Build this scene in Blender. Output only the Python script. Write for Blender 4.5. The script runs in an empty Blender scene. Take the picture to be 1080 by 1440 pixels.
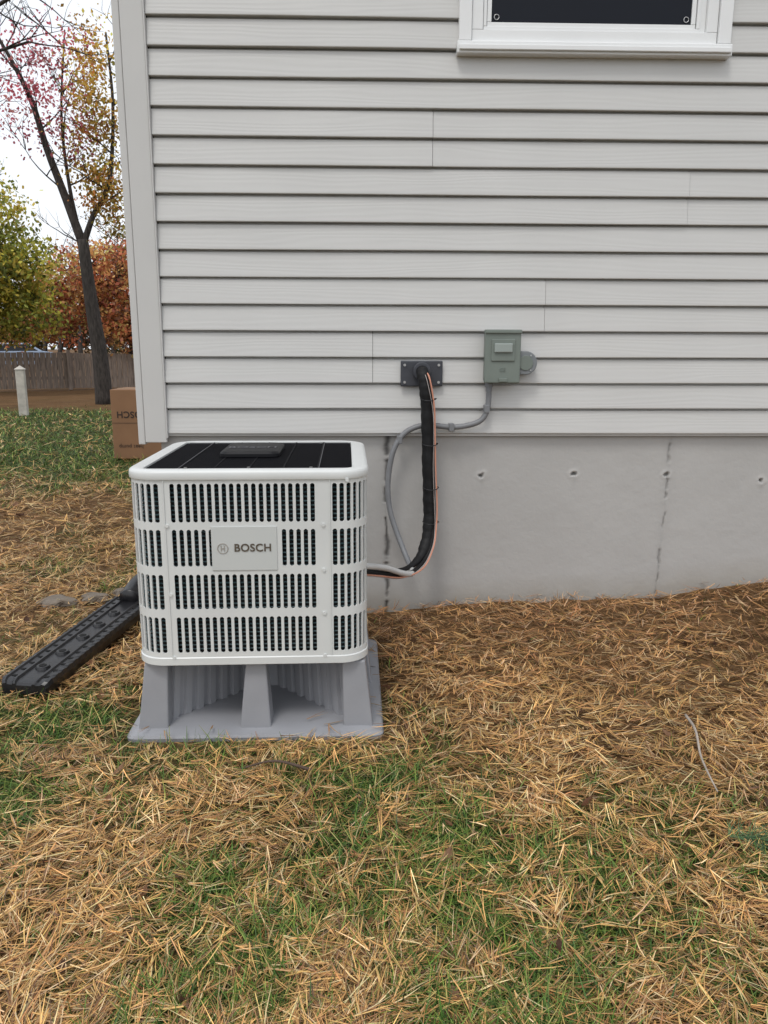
import bpy, bmesh, math, random
import numpy as np
from mathutils import Matrix, Vector
random.seed(7); rng=np.random.default_rng(11)
scene=bpy.context.scene; COL=bpy.context.collection
R=math.radians
# ------------------------------------------------------------------ helpers
def link(o,parent=None):
    COL.objects.link(o)
    if parent is not None: o.parent=parent
    return o
def empty(name,loc=(0,0,0),rz=0):
    e=bpy.data.objects.new(name,None); e.empty_display_size=.1; e.location=loc; e.rotation_euler=(0,0,rz); return link(e)
def mesh_obj(name,verts,faces,mat=None,parent=None,smooth=False):
    me=bpy.data.meshes.new(name); me.from_pydata([tuple(v) for v in verts],[],[tuple(f) for f in faces]); me.update()
    if mat: me.materials.append(mat)
    if smooth: me.polygons.foreach_set('use_smooth',[True]*len(me.polygons))
    return link(bpy.data.objects.new(name,me),parent)
def np_quads(name,V,F,cols=None,mat=None,parent=None,smooth=False):
    me=bpy.data.meshes.new(name); n=len(V); m=len(F)
    me.vertices.add(n); me.vertices.foreach_set('co',V.astype(np.float32).ravel())
    me.loops.add(m*4); me.loops.foreach_set('vertex_index',F.astype(np.int32).ravel())
    me.polygons.add(m); me.polygons.foreach_set('loop_start',np.arange(0,m*4,4,dtype=np.int32))
    try: me.polygons.foreach_set('loop_total',np.full(m,4,dtype=np.int32))
    except Exception: pass
    if smooth: me.polygons.foreach_set('use_smooth',np.ones(m,dtype=bool))
    me.update(calc_edges=True)
    if cols is not None:
        a=me.color_attributes.new('Col','FLOAT_COLOR','POINT')
        c=np.ones((n,4),dtype=np.float32); c[:,:3]=cols; a.data.foreach_set('color',c.ravel())
    if mat: me.materials.append(mat)
    return link(bpy.data.objects.new(name,me),parent)
def bevel(o,w,seg=2,ang=30):
    b=o.modifiers.new('bev','BEVEL'); b.width=w; b.segments=seg; b.limit_method='ANGLE'; b.angle_limit=R(ang); return o
def box(name,x0,x1,y0,y1,z0,z1,mat,parent=None,bw=0,seg=2):
    v=[(x,y,z) for z in (z0,z1) for y in (y0,y1) for x in (x0,x1)]
    f=[(0,2,3,1),(4,5,7,6),(0,1,5,4),(2,6,7,3),(0,4,6,2),(1,3,7,5)]
    o=mesh_obj(name,v,f,mat,parent)
    if bw: bevel(o,bw,seg)
    return o
def cyl(name,c,r,h,axis,mat,parent=None,n=24,r2=None,bw=0):
    r2=r if r2 is None else r2
    V=[];F=[]
    for k,(rr,t) in enumerate(((r,-h/2),(r2,h/2))):
        for i in range(n):
            a=2*math.pi*i/n; p=(rr*math.cos(a),rr*math.sin(a),t)
            if axis=='y': p=(p[0],p[2],p[1])
            if axis=='x': p=(p[2],p[0],p[1])
            V.append((p[0]+c[0],p[1]+c[1],p[2]+c[2]))
    for i in range(n): F.append((i,(i+1)%n,n+(i+1)%n,n+i))
    F.append(tuple(range(n-1,-1,-1))); F.append(tuple(range(n,2*n)))
    o=mesh_obj(name,V,F,mat,parent)
    bm=bmesh.new(); bm.from_mesh(o.data); bmesh.ops.recalc_face_normals(bm,faces=bm.faces); bm.to_mesh(o.data); bm.free()
    if bw: bevel(o,bw,2)
    return o
def catmull(P,k=6):
    P=[Vector(p) for p in P]; out=[]
    Q=[P[0]*2-P[1]]+P+[P[-1]*2-P[-2]]
    for i in range(1,len(Q)-2):
        a,b,c,d=Q[i-1:i+3]
        for j in range(k):
            t=j/k
            out.append(.5*((2*b)+(c-a)*t+(2*a-5*b+4*c-d)*t*t+(3*b-a-3*c+d)*t**3))
    out.append(P[-1]); return out
def tube_data(pts,rad,n=10,V=None,F=None):
    V=[] if V is None else V; F=[] if F is None else F
    up=Vector((0.3,0.2,1)).normalized(); base=len(V); N=len(pts)
    prev=None
    for i,p in enumerate(pts):
        t=(pts[min(i+1,N-1)]-pts[max(i-1,0)]).normalized()
        if prev is None:
            u=t.cross(up); 
            if u.length<1e-3: u=t.cross(Vector((1,0,0)))
            u.normalize()
        else:
            u=(prev-t*prev.dot(t)).normalized()
        prev=u; w=t.cross(u); r=rad[i] if hasattr(rad,'__len__') else rad
        for k in range(n):
            a=2*math.pi*k/n; V.append(p+(u*math.cos(a)+w*math.sin(a))*r)
    for i in range(N-1):
        for k in range(n):
            a=base+i*n+k; b=base+i*n+(k+1)%n; F.append((a,b,b+n,a+n))
    F.append(tuple(base+k for k in range(n-1,-1,-1))); F.append(tuple(base+(N-1)*n+k for k in range(n)))
    return V,F
def tube(name,P,rad,mat,parent=None,n=12,k=8,wob=None):
    pts=catmull(P,k)
    if wob: rad=[wob(i,rad) for i in range(len(pts))]
    V,F=tube_data(pts,rad,n); return mesh_obj(name,V,F,mat,parent,True)
def text(name,body,size,loc,rot,mat,parent=None,ext=.0008,bold=0,align='CENTER'):
    c=bpy.data.curves.new(name+'_c','FONT'); c.body=body; c.size=size; c.extrude=ext; c.align_x=align; c.align_y='CENTER'; c.space_character=1.06
    t=bpy.data.objects.new(name+'_t',c); COL.objects.link(t); bpy.context.view_layer.update()
    me=bpy.data.meshes.new_from_object(t.evaluated_get(bpy.context.evaluated_depsgraph_get()))
    bpy.data.objects.remove(t); me.materials.clear(); me.materials.append(mat)
    if bold:
        bm=bmesh.new(); bm.from_mesh(me); g=bm.verts[:]+bm.edges[:]+bm.faces[:]
        for k,(dx,dy) in enumerate(((bold,0),(0,bold),(bold,bold),(bold*.5,bold*1.2))):
            r=bmesh.ops.duplicate(bm,geom=g); vs=[e for e in r['geom'] if isinstance(e,bmesh.types.BMVert)]
            bmesh.ops.translate(bm,verts=vs,vec=(dx,dy,-.00008*(k+1)))
        bm.to_mesh(me); bm.free()
    o=bpy.data.objects.new(name,me); o.location=loc; o.rotation_euler=rot; return link(o,parent)
_perm={}
def vn(x,y,s,seed=0):
    g=_perm.setdefault(seed,np.random.default_rng(seed+100).random((256,256)))
    X=np.asarray(x)*s+37.3; Y=np.asarray(y)*s+91.7
    i=np.floor(X).astype(int); j=np.floor(Y).astype(int); fx=X-i; fy=Y-j
    fx=fx*fx*(3-2*fx); fy=fy*fy*(3-2*fy)
    i0=i%256;i1=(i+1)%256;j0=j%256;j1=(j+1)%256
    return (g[i0,j0]*(1-fx)+g[i1,j0]*fx)*(1-fy)+(g[i0,j1]*(1-fx)+g[i1,j1]*fx)*fy
def fbm(x,y,s,seed=0,o=4):
    t=0;a=1;n=0
    for k in range(o): t=t+a*vn(x,y,s*2**k,seed+k); n+=a; a*=.5
    return t/n
# ------------------------------------------------------------------ materials
def mat(name,col,rough=.6,var=.08,scale=8,bump=0,bscale=80,metal=0,spec=.5,stretch=None,col2=None,dist=.002):
    m=bpy.data.materials.new(name); m.use_nodes=True; nt=m.node_tree; b=nt.nodes['Principled BSDF']
    b.inputs['Roughness'].default_value=rough; b.inputs['Metallic'].default_value=metal
    b.inputs['Specular IOR Level'].default_value=spec
    tc=nt.nodes.new('ShaderNodeTexCoord'); mp=nt.nodes.new('ShaderNodeMapping'); nt.links.new(tc.outputs['Object'],mp.inputs[0])
    if stretch: mp.inputs['Scale'].default_value=stretch
    nz=nt.nodes.new('ShaderNodeTexNoise'); nz.inputs['Scale'].default_value=scale; nz.inputs['Detail'].default_value=6
    nt.links.new(mp.outputs[0],nz.inputs['Vector'])
    rp=nt.nodes.new('ShaderNodeValToRGB'); rp.color_ramp.elements[0].position=.3; rp.color_ramp.elements[1].position=.7
    c2=col2 if col2 else tuple(min(1,c*(1+var)) for c in col); c1=col if col2 else tuple(c*(1-var) for c in col)
    rp.color_ramp.elements[0].color=(*c1,1); rp.color_ramp.elements[1].color=(*c2,1)
    nt.links.new(nz.outputs[0],rp.inputs[0]); nt.links.new(rp.outputs[0],b.inputs['Base Color'])
    if bump:
        n2=nt.nodes.new('ShaderNodeTexNoise'); n2.inputs['Scale'].default_value=bscale; n2.inputs['Detail'].default_value=5
        nt.links.new(mp.outputs[0],n2.inputs['Vector'])
        bp=nt.nodes.new('ShaderNodeBump'); bp.inputs['Strength'].default_value=bump; bp.inputs['Distance'].default_value=dist
        nt.links.new(n2.outputs[0],bp.inputs['Height']); nt.links.new(bp.outputs[0],b.inputs['Normal'])
    return m
def attr_mat(name,rough=.75,transl=0,noise=0,bump=0,bscale=60,spec=.3,dist=.003,nscale=40):
    m=bpy.data.materials.new(name); m.use_nodes=True; nt=m.node_tree; b=nt.nodes['Principled BSDF']
    at=nt.nodes.new('ShaderNodeAttribute'); at.attribute_name='Col'
    b.inputs['Roughness'].default_value=rough; b.inputs['Specular IOR Level'].default_value=spec
    src=at.outputs['Color']
    tc=nt.nodes.new('ShaderNodeTexCoord')
    if noise:
        nz=nt.nodes.new('ShaderNodeTexNoise'); nz.inputs['Scale'].default_value=nscale; nz.inputs['Detail'].default_value=6
        nt.links.new(tc.outputs['Object'],nz.inputs['Vector'])
        mr=nt.nodes.new('ShaderNodeMapRange'); mr.inputs['From Min'].default_value=.3; mr.inputs['From Max'].default_value=.7
        mr.inputs['To Min'].default_value=1-noise; mr.inputs['To Max'].default_value=1+noise
        nt.links.new(nz.outputs[0],mr.inputs['Value'])
        vm=nt.nodes.new('ShaderNodeVectorMath'); vm.operation='SCALE'; nt.links.new(src,vm.inputs[0]); nt.links.new(mr.outputs[0],vm.inputs['Scale'])
        src=vm.outputs[0]
    nt.links.new(src,b.inputs['Base Color'])
    if bump:
        n2=nt.nodes.new('ShaderNodeTexNoise'); n2.inputs['Scale'].default_value=bscale; n2.inputs['Detail'].default_value=6
        nt.links.new(tc.outputs['Object'],n2.inputs['Vector'])
        bp=nt.nodes.new('ShaderNodeBump'); bp.inputs['Strength'].default_value=bump; bp.inputs['Distance'].default_value=dist
        nt.links.new(n2.outputs[0],bp.inputs['Height']); nt.links.new(bp.outputs[0],b.inputs['Normal'])
    if transl:
        tr=nt.nodes.new('ShaderNodeBsdfTranslucent'); nt.links.new(src,tr.inputs['Color'])
        mx=nt.nodes.new('ShaderNodeMixShader'); mx.inputs[0].default_value=transl
        nt.links.new(b.outputs[0],mx.inputs[1]); nt.links.new(tr.outputs[0],mx.inputs[2]); nt.links.new(mx.outputs[0],nt.nodes['Material Output'].inputs[0])
    return m
M_white=mat('white_paint_metal',(.635,.65,.64),.36,.04,5)
M_label=mat('label_plate',(.54,.56,.55),.35,.02,5)
M_logo=mat('logo_ink',(.10,.08,.06),.4)
M_logo2=mat('logo_ring_ink',(.33,.31,.28),.4)
M_blackgrill=mat('black_guard',(.004,.004,.006),.7,.1,20,spec=.12)
M_cap=mat('black_cap',(.010,.010,.012),.5,.1,20,spec=.2)
M_dark=mat('dark_interior',(.01,.012,.013),.8)
M_coil=mat('coil_wire',(.05,.10,.11),.4,.25,30)
M_grayline=mat('grey_rib',(.10,.10,.11),.5)
M_stand=mat('stand_plastic',(.275,.28,.30),.46,.08,6,.10,160)
M_trim=mat('trim_vinyl',(.55,.545,.53),.45,.03,3)
M_winwhite=mat('window_vinyl',(.78,.79,.79),.35,.02,4)
M_winglass=mat('window_glass',(.006,.006,.008),.06,.1,2,spec=.3)
M_scr=mat('window_tint',(.005,.007,.013),.4,.1,2,spec=.2)
M_box=mat('disconnect_paint',(.175,.205,.182),.45,.08,10)
M_knob=mat('grey_pvc',(.20,.215,.225),.5,.06,14)
M_plate=mat('black_plate',(.045,.048,.058),.55,.15,20)
M_ins=mat('foam_insulation',(.007,.007,.008),.6,.3,60,.4,160,spec=.35)
M_cu=mat('copper_wire',(.60,.27,.18),.45)
M_whw=mat('white_wire',(.42,.38,.36),.5)
M_cond=mat('conduit_pvc',(.19,.195,.205),.45,.08,20)
M_condl=mat('conduit_light',(.55,.55,.54),.45,.05,20)
M_steel=mat('screw_steel',(.55,.55,.55),.3,metal=1)
M_blk=mat('black_plastic',(.014,.014,.016),.34,.3,25,.4,90)
M_blkhole=mat('hole_dark',(.004,.004,.004),.9)
M_card=mat('cardboard',(.25,.135,.07),.85,.1,3,.2,60)
M_cardink=mat('cardboard_ink',(.04,.025,.02),.8)
M_fence=mat('weathered_wood',(.22,.175,.145),.9,.35,6,.5,30,stretch=(6,6,.6))
M_post=mat('pale_post',(.5,.47,.42),.8,.2,8,.4,40)
M_bark=mat('bark',(.050,.042,.037),.95,.5,9,1,14,stretch=(3,3,.7),dist=.03)
M_stone=mat('stone',(.18,.15,.12),.9,.25,12,.6,50)
M_roof=mat('roof_shingle',(.07,.07,.075),.9,.3,8,.5,40)
M_leaf=attr_mat('autumn_leaves',.6,.42)
M_grass=attr_mat('grass_blades',.5,0)
M_needle=attr_mat('pine_needles',.5,.0)
M_ground=attr_mat('ground_soil',.95,0,.45,.8,90,.1,.01,70)
def siding_mat():
    m=mat('vinyl_siding',(.555,.552,.538),.42,.025,2.2)
    nt=m.node_tree; b=nt.nodes['Principled BSDF']
    tc=nt.nodes.new('ShaderNodeTexCoord'); mp=nt.nodes.new('ShaderNodeMapping'); mp.inputs['Scale'].default_value=(.7,1,7)
    nt.links.new(tc.outputs['Object'],mp.inputs[0])
    wv=nt.nodes.new('ShaderNodeTexWave'); wv.bands_direction='Z'; wv.inputs['Scale'].default_value=2.2; wv.inputs['Distortion'].default_value=22
    wv.inputs['Detail'].default_value=2.5; wv.inputs['Detail Scale'].default_value=.55
    nt.links.new(mp.outputs[0],wv.inputs['Vector'])
    bp=nt.nodes.new('ShaderNodeBump'); bp.inputs['Strength'].default_value=.22; bp.inputs['Distance'].default_value=.0010
    nt.links.new(wv.outputs['Fac'],bp.inputs['Height'])
    n3=nt.nodes.new('ShaderNodeTexNoise'); n3.inputs['Scale'].default_value=1.8; nt.links.new(tc.outputs['Object'],n3.inputs['Vector'])
    b2=nt.nodes.new('ShaderNodeBump'); b2.inputs['Strength'].default_value=.3; b2.inputs['Distance'].default_value=.03
    nt.links.new(n3.outputs[0],b2.inputs['Height']); nt.links.new(b2.outputs[0],bp.inputs['Normal'])
    nt.links.new(bp.outputs[0],b.inputs['Normal'])
    return m
M_sid=siding_mat()
M_conc=attr_mat('foundation_concrete',.85,0,.03,.3,45,.2,.004,3.0)
# ------------------------------------------------------------------ world, sun, camera
w=bpy.data.worlds.new('World'); scene.world=w; w.use_nodes=True; nt=w.node_tree
bg=nt.nodes['Background']; sky=nt.nodes.new('ShaderNodeTexSky'); sky.sky_type='NISHITA'; sky.sun_disc=False
sky.sun_elevation=R(52); sky.sun_rotation=R(205); sky.dust_density=4; sky.air_density=1.5
mx=nt.nodes.new('ShaderNodeMixRGB'); mx.inputs[0].default_value=.86; mx.inputs[2].default_value=(8.7,9.0,9.5,1)
nt.links.new(sky.outputs[0],mx.inputs[1]); nt.links.new(mx.outputs[0],bg.inputs[0]); bg.inputs[1].default_value=.130
sd=bpy.data.lights.new('sun','SUN'); sd.energy=1.2; sd.angle=R(16); sd.color=(1,.97,.92)
so=bpy.data.objects.new('sun',sd); link(so); so.rotation_euler=Vector((.30,.68,-1.35)).to_track_quat('-Z','Y').to_euler()
cam=bpy.data.cameras.new('camera'); co=bpy.data.objects.new('camera',cam); link(co)
cam.sensor_fit='VERTICAL'; cam.sensor_height=24; cam.lens=18; cam.clip_end=1500; cam.clip_start=.05
co.matrix_world=Matrix.Translation((0,-3.53,1.22))@Matrix.Rotation(R(-1.56),4,'Z')@Matrix.Rotation(R(78),4,'X')@Matrix.Rotation(R(.17),4,'Z')
scene.camera=co
scene.view_settings.view_transform='Standard'; scene.view_settings.look='None'; scene.view_settings.exposure=0
# ------------------------------------------------------------------ ground
def gz(x,y):
    x=np.asarray(x,float); y=np.asarray(y,float)
    m=np.interp(x,[.1,.35,1.44,1.87,3,6],[-.02,.005,.042,.105,.13,.1])*np.exp(-(np.minimum(y,0)/.6)**2)
    near=np.exp(-((np.hypot(x,y+1)/12)**2))
    flat=1-np.clip(1.3-np.maximum(abs(x+.35)/.42,abs(y+.88)/.42),0,.3)/.3
    return m+(fbm(x,y,1.6,3)-.5)*.035*near*flat+(fbm(x,y,9,8)-.5)*.030*near*flat
def green(x,y):
    x=np.asarray(x,float); y=np.asarray(y,float)
    g=.515+(fbm(x,y,1.7,20)-.5)*.9+(fbm(x,y,7,25)-.5)*1.5
    def b(cx,cy,rx,ry,a): return a*np.exp(-((x-cx)/rx)**2-((y-cy)/ry)**2)
    g=g+b(-.25,-2.0,.38,.26,.26)+b(-.85,-1.55,.38,.20,.32)+b(-.05,-2.25,.5,.16,.22)+b(-1.25,-1.05,.5,.35,.38)+b(.5,-1.95,.4,.2,.10)
    g=g-b(.9,-.40,1.8,.72,.95)-b(2.2,-.7,1.5,1,.5)-b(1.2,-1.3,.7,.25,.3)-b(-.75,-2.0,.18,.3,.22)-b(.75,-2.1,.3,.3,.12)
    g=g-b(-2.3,1.5,2.2,1.7,.58)+b(-1.15,.5,.35,.6,.25)
    far=np.clip((y-3.0)/2.0,0,1)*np.clip((12.6-y)/1.2,0,1)
    g=g+far*.55
    g=g-np.clip((y-12)/1.5,0,1)*.75
    return np.clip(g,0,1)
xs=np.concatenate([[-400,-200,-100,-60,-40,-28],np.arange(-20,-3,.35),np.arange(-3,3.2,.03),np.arange(3.3,12,.6),[16,24,40,80,200,400]])
ys=np.concatenate([[-300,-120,-50,-20,-10,-6],np.arange(-4,.5,.03),np.arange(.6,24,.35),[26,30,36,45,60,90,150,300,700]])
GX,GY=np.meshgrid(xs,ys); GZ=gz(GX,GY); G=green(GX,GY)[...,None]
nv=fbm(GX,GY,5,40)[...,None]
gc=(np.array([.15,.085,.04])*(.5+.8*nv))*(1-G)+np.array([.038,.052,.017])*(.6+.8*nv)*G
idx=np.arange(GX.size).reshape(GX.shape)
F=np.stack([idx[:-1,:-1],idx[:-1,1:],idx[1:,1:],idx[1:,:-1]],-1).reshape(-1,4)
np_quads('ground',np.stack([GX,GY,GZ],-1).reshape(-1,3),F,gc.reshape(-1,3),M_ground,smooth=True)
def blades(name,x,y,z0,head,pitch,length,width,curve,c0,mat_,flat=True,tipc=None):
    n=len(x); d=np.stack([np.cos(head)*np.cos(pitch),np.sin(head)*np.cos(pitch),np.sin(pitch)],-1)
    if flat: s=np.stack([-np.sin(head),np.cos(head),rng.normal(0,.35,n)],-1)
    else:
        a=rng.uniform(0,6.28,n); s=np.stack([np.cos(a),np.sin(a),np.zeros(n)],-1)
    s/=np.linalg.norm(s,axis=1,keepdims=True)
    P=np.stack([x,y,z0],-1); L=length[:,None]; W=width[:,None]
    bend=np.stack([np.cos(head),np.sin(head),-np.ones(n)*.8],-1)*(curve*length)[:,None] if not flat else np.stack([-np.sin(head),np.cos(head),-np.abs(rng.normal(0,.3,n))],-1)*(curve*length)[:,None]
    r=[P, P+d*L*.5+bend*.25, P+d*L+bend]
    ws=[.5,.5,.12]
    V=np.empty((n,6,3)); C=np.empty((n,6,3))
    for k in range(3):
        V[:,2*k]=r[k]-s*W*ws[k]; V[:,2*k+1]=r[k]+s*W*ws[k]
        C[:,2*k]=c0; C[:,2*k+1]=c0
    if tipc is not None: C[:,0:2]=c0[:,None]*.5; C[:,4:6]=tipc[:,None]  # grass roots coloured darker, occlusion painted into the blade base
    b=(np.arange(n)*6)[:,None]
    F=np.concatenate([b+np.array([0,1,3,2]),b+np.array([2,3,5,4])],1).reshape(-1,4)
    return np_quads(name,V.reshape(-1,3),F,C.reshape(-1,3),mat_)
def sample(n,rmin,rmax,a0,a1,power=1.0):
    u=rng.random(n); r=rmin*(rmax/rmin)**(u**power); a=R(1)*(a0+(a1-a0)*rng.random(n))
    x=r*np.sin(a); y=-3.53+r*np.cos(a); return x,y,r
def keep_out(x,y):
    k=~((x>-.97)&(y>-.0))
    k&=~((abs(x+.35)<.335)&(abs(y+.885)<.335))
    return k
PLATE=lambda x,y:(abs(x+.35)<.40)&(abs(y+.885)<.40)
EDGE=lambda x,y:(abs(x+.35)<.435)&(abs(y+.885)<.435)
def pal(n,cols,wts,var=.18):
    c=np.array(cols)[rng.choice(len(cols),n,p=np.array(wts)/sum(wts))]
    return c*np.exp(rng.normal(0,var,(n,1)))*(1+rng.normal(0,.05,(n,3)))
NP_=[(.65,.39,.145),(.47,.25,.09),(.69,.52,.28),(.31,.165,.075),(.15,.085,.05)]
def needles(name,n,rmin,rmax,a0,a1,dens=1,power=1.0):
    x,y,r=sample(n,rmin,rmax,a0,a1,power); g=green(x,y)
    cl=fbm(x,y,8,60)
    k=keep_out(x,y)&(rng.random(n)<np.clip((1.15-g)*(.10+1.9*cl)*dens,0.10,1))
    k&=~(PLATE(x,y)&(rng.random(n)<.95)); k&=~(EDGE(x,y)&~PLATE(x,y)&(rng.random(n)<.6))
    x,y,r,g=x[k],y[k],r[k],g[k]
    m=len(x); x=np.repeat(x,3);y=np.repeat(y,3);r=np.repeat(r,3)
    # needles fall in loosely combed drifts
    hb=np.repeat(fbm(x[::3],y[::3],3.1,150)*12+rng.normal(0,1.1,m),3)
    head=hb+rng.normal(0,.18,3*m)
    n=3*m; sc=np.maximum(1,r/4.0)
    L=np.repeat(rng.uniform(.035,.095,m),3)*rng.uniform(.8,1.1,n)*np.minimum(sc,1.8); Wd=rng.uniform(.0013,.0025,n)*sc
    pitch=np.repeat(rng.normal(.06,.20,m),3)+rng.normal(0,.07,n)
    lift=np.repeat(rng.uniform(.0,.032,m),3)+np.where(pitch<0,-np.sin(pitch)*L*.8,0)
    ed=EDGE(x,y); lift=np.where(ed,lift*.3,lift)
    z=gz(x,y)+lift+np.where(PLATE(x,y),.034,0)
    pitch=np.where(ed,.02,pitch)
    c=pal(n,NP_,[4,3,2.4,1.8,.9]); dark=fbm(x,y,3,70)[:,None]; c=c*(.72+.6*dark)
    c*=np.clip(.40+lift/.032*.72,.40,1.14)[:,None]  # needles lying lower are coloured darker to stand in for occlusion
    old=(np.exp(-(np.minimum(y,0)/.8)**2)*(x>.0))[:,None]; c=c*(1-old*np.array([.10,.19,.14]))
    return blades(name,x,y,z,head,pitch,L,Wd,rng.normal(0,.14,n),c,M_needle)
def grass(name,n,rmin,rmax,a0,a1,power=1.0,hs=1,gain=1.0):
    x,y,r=sample(n,rmin,rmax,a0,a1,power); g=green(x,y)
    k=keep_out(x,y)&(rng.random(n)<np.clip((g*1.28-.05)*gain,.03,1))&~PLATE(x,y)
    x,y,r,g=x[k],y[k],r[k],g[k]; n=len(x); sc=np.maximum(1,r/4.0)
    L=rng.uniform(.03,.088,n)*(.6+.6*g)*np.minimum(sc,1.5)*hs; Wd=rng.uniform(.0018,.0036,n)*sc
    L=np.where(EDGE(x,y),L*.5,L)
    pitch=np.clip(rng.normal(.62,.4,n),.05,1.5)
    c=pal(n,[(.11,.20,.038),(.07,.145,.03),(.175,.25,.052),(.45,.38,.145),(.035,.078,.02)],[3,3,2.1,1.7,1.2],.25)
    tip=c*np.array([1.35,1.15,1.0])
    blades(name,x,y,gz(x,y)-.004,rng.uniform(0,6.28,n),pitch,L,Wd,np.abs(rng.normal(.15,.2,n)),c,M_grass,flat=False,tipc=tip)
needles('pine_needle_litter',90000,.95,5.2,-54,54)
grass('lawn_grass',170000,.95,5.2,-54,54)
needles('pine_needle_litter_back',24000,4.0,16,-50,-14)
grass('lawn_grass_back',80000,4.0,19,-50,-14,hs=.8)
def fallen():
    n=380; x,y,r=sample(n,1.1,18,-55,50); k=keep_out(x,y)&~PLATE(x,y); x,y,r=x[k],y[k],r[k]; n=len(x)
    V=[];C=[];F=[]
    for i in range(n):
        s=random.uniform(.009,.022)*(1 if r[i]<5 else 1.8); h=random.uniform(0,6.28); z=float(gz(x[i],y[i]))+random.uniform(.015,.03)
        rows=[(-1,.12),(-.45,.55),(.2,.6),(1.1,.05)]; c=np.array(random.choice([(.16,.07,.035),(.24,.12,.06),(.30,.17,.10),(.10,.05,.03)]))
        t=random.uniform(-.5,.5)
        b=len(V)
        for q,(u,wd) in enumerate(rows):
            for sg in (-1,0,1):
                px=u*s; py=sg*wd*s; pz=abs(sg)*s*.35*random.uniform(.3,1.2)+u*s*t+(u*u)*s*.25
                V.append((x[i]+px*math.cos(h)-py*math.sin(h),y[i]+px*math.sin(h)+py*math.cos(h),z+pz)); C.append(c)
        for q in range(3):
            for j in range(2): a=b+q*3+j; F.append((a,a+1,a+4,a+3))
    np_quads('fallen_leaves',np.array(V),np.array(F),np.array(C),M_leaf,smooth=True)
fallen()
def twig(name,P,r,mt):
    pts=catmull([(a,b,float(gz(a,b))+c) for a,b,c in P],6); V,F=tube_data(pts,[r*(1-.6*i/len(pts)) for i in range(len(pts))],6)
    return mesh_obj(name,V,F,mt,None,True)
M_twig=mat('twig_bark',(.40,.35,.30),.9,.2,40)
twig('fallen_twig',[(1.05,-1.24,.055),(1.03,-1.36,.06),(.985,-1.50,.055),(.955,-1.61,.06),(.945,-1.70,.05)],.0048,M_twig)
twig('fallen_twig',[(-.15,-1.52,.035),(-.26,-1.485,.045),(-.36,-1.5,.03)],.005,mat('twig_dark',(.09,.06,.045),.9,.2,40))
def sprig():
    n=260; t=rng.random(n); cx=.90+.18*t; cy=-1.86-.05*t; hd=rng.normal(-.3,.9,n); L=rng.uniform(.05,.09,n)
    c=pal(n,[(.07,.14,.06),(.05,.10,.05),(.10,.18,.07)],[2,2,1])
    blades('pine_sprig',cx,cy,gz(cx,cy)+.035,hd,rng.normal(.15,.2,n),L,np.full(n,.0016),rng.normal(0,.05,n),c,M_grass)
sprig()
# ------------------------------------------------------------------ house
house=empty('house')
def siding_wall(name,x0,x1,zb,ncourse,seams,skip=None,tr=None):
    h=.1143; prof=[(.012,0),(-.0145,.0),(-.0165,.0012),(-.0170,.004),(-.0165,.010),(-.0035,h-.0115),(-.002,h-.0100),(.013,h-.0090),(.013,h)]
    V=[];F=[]
    for c in range(ncourse):
        z0=zb+c*h; pr=c//2; cuts=sorted(seams.get(pr,[])); segs=[];a=x0
        for s in cuts: segs.append((a,s-.0009)); a=s+.0009
        segs.append((a,x1))
        spans=[]
        for (a,b) in segs:
            if skip and z0>skip[2]-.01 and z0<skip[3]:
                if a<skip[0]: spans.append((a,min(b,skip[0])))
                if b>skip[1]: spans.append((max(a,skip[1]),b))
            else: spans.append((a,b))
        for si,(a,b) in enumerate(spans):
            off=-.0025*((len(spans)-si)%2) if cuts else 0
            n=max(2,int((b-a)/.25)); base=len(V); xs_=[a+(b-a)*i/n for i in range(n+1)]
            for xx in xs_:
                wv=.0008*math.sin(xx*5+c*1.7)+.0006*math.sin(xx*11+c*.7)
                for j,(py,pz) in enumerate(prof):
                    V.append((xx,py+off+(wv if 0<j<6 else 0),z0+pz+(.0006*math.sin(xx*3+c) if j in(1,2,3) else 0)))
            m=len(prof)
            for i in range(n):
                for j in range(m-1):
                    q=base+i*m+j; F.append((q,q+1,q+m+1,q+m))
            F.append(tuple(base+j for j in range(m)))
            F.append(tuple(base+n*m+j for j in range(m-1,-1,-1)))
    o=mesh_obj(name,V,F,M_sid,house)
    bm=bmesh.new(); bm.from_mesh(o.data); bmesh.ops.recalc_face_normals(bm,faces=bm.faces); bm.to_mesh(o.data); bm.free()
    if tr: o.matrix_local=tr
    return o
ZB=.84
siding_wall('siding_front',-.8855,8.0,ZB,44,{1:[.043,3.6],2:[.811,4.4],3:[2.9],4:[1.419,5],5:[.299,3.9],6:[2.5],7:[3.4],8:[1.0,4.2]},skip=(.400,1.529,2.42,3.74))
siding_wall('siding_side',0.1,9.0,ZB,44,{1:[3],2:[5],3:[2],4:[6]},tr=Matrix.Translation((-1.0,9.1,0))@Matrix.Rotation(R(-90),4,'Z'))
box('wall_core',-.98,8,.0165,9.1,.84,5.87,M_dark,house)
box('corner_trim',-.988,-.893,-.026,.0,.80,5.87,M_trim,house,.003)
box('corner_trim_return',-1.022,-.991,-.018,.09,.79,5.87,M_trim,house,.004)
box('corner_trim_lip',-.8925,-.8865,-.030,-.0,.82,5.87,M_trim,house,.002)
box('corner_trim_groove_shade',-.991,-.987,-.012,.02,.80,5.87,M_dark,house)  # dark strip set in the trim groove, its shade put into the colour
box('starter_strip',-.886,8,-.004,.012,.828,.839,M_trim,house)
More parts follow.
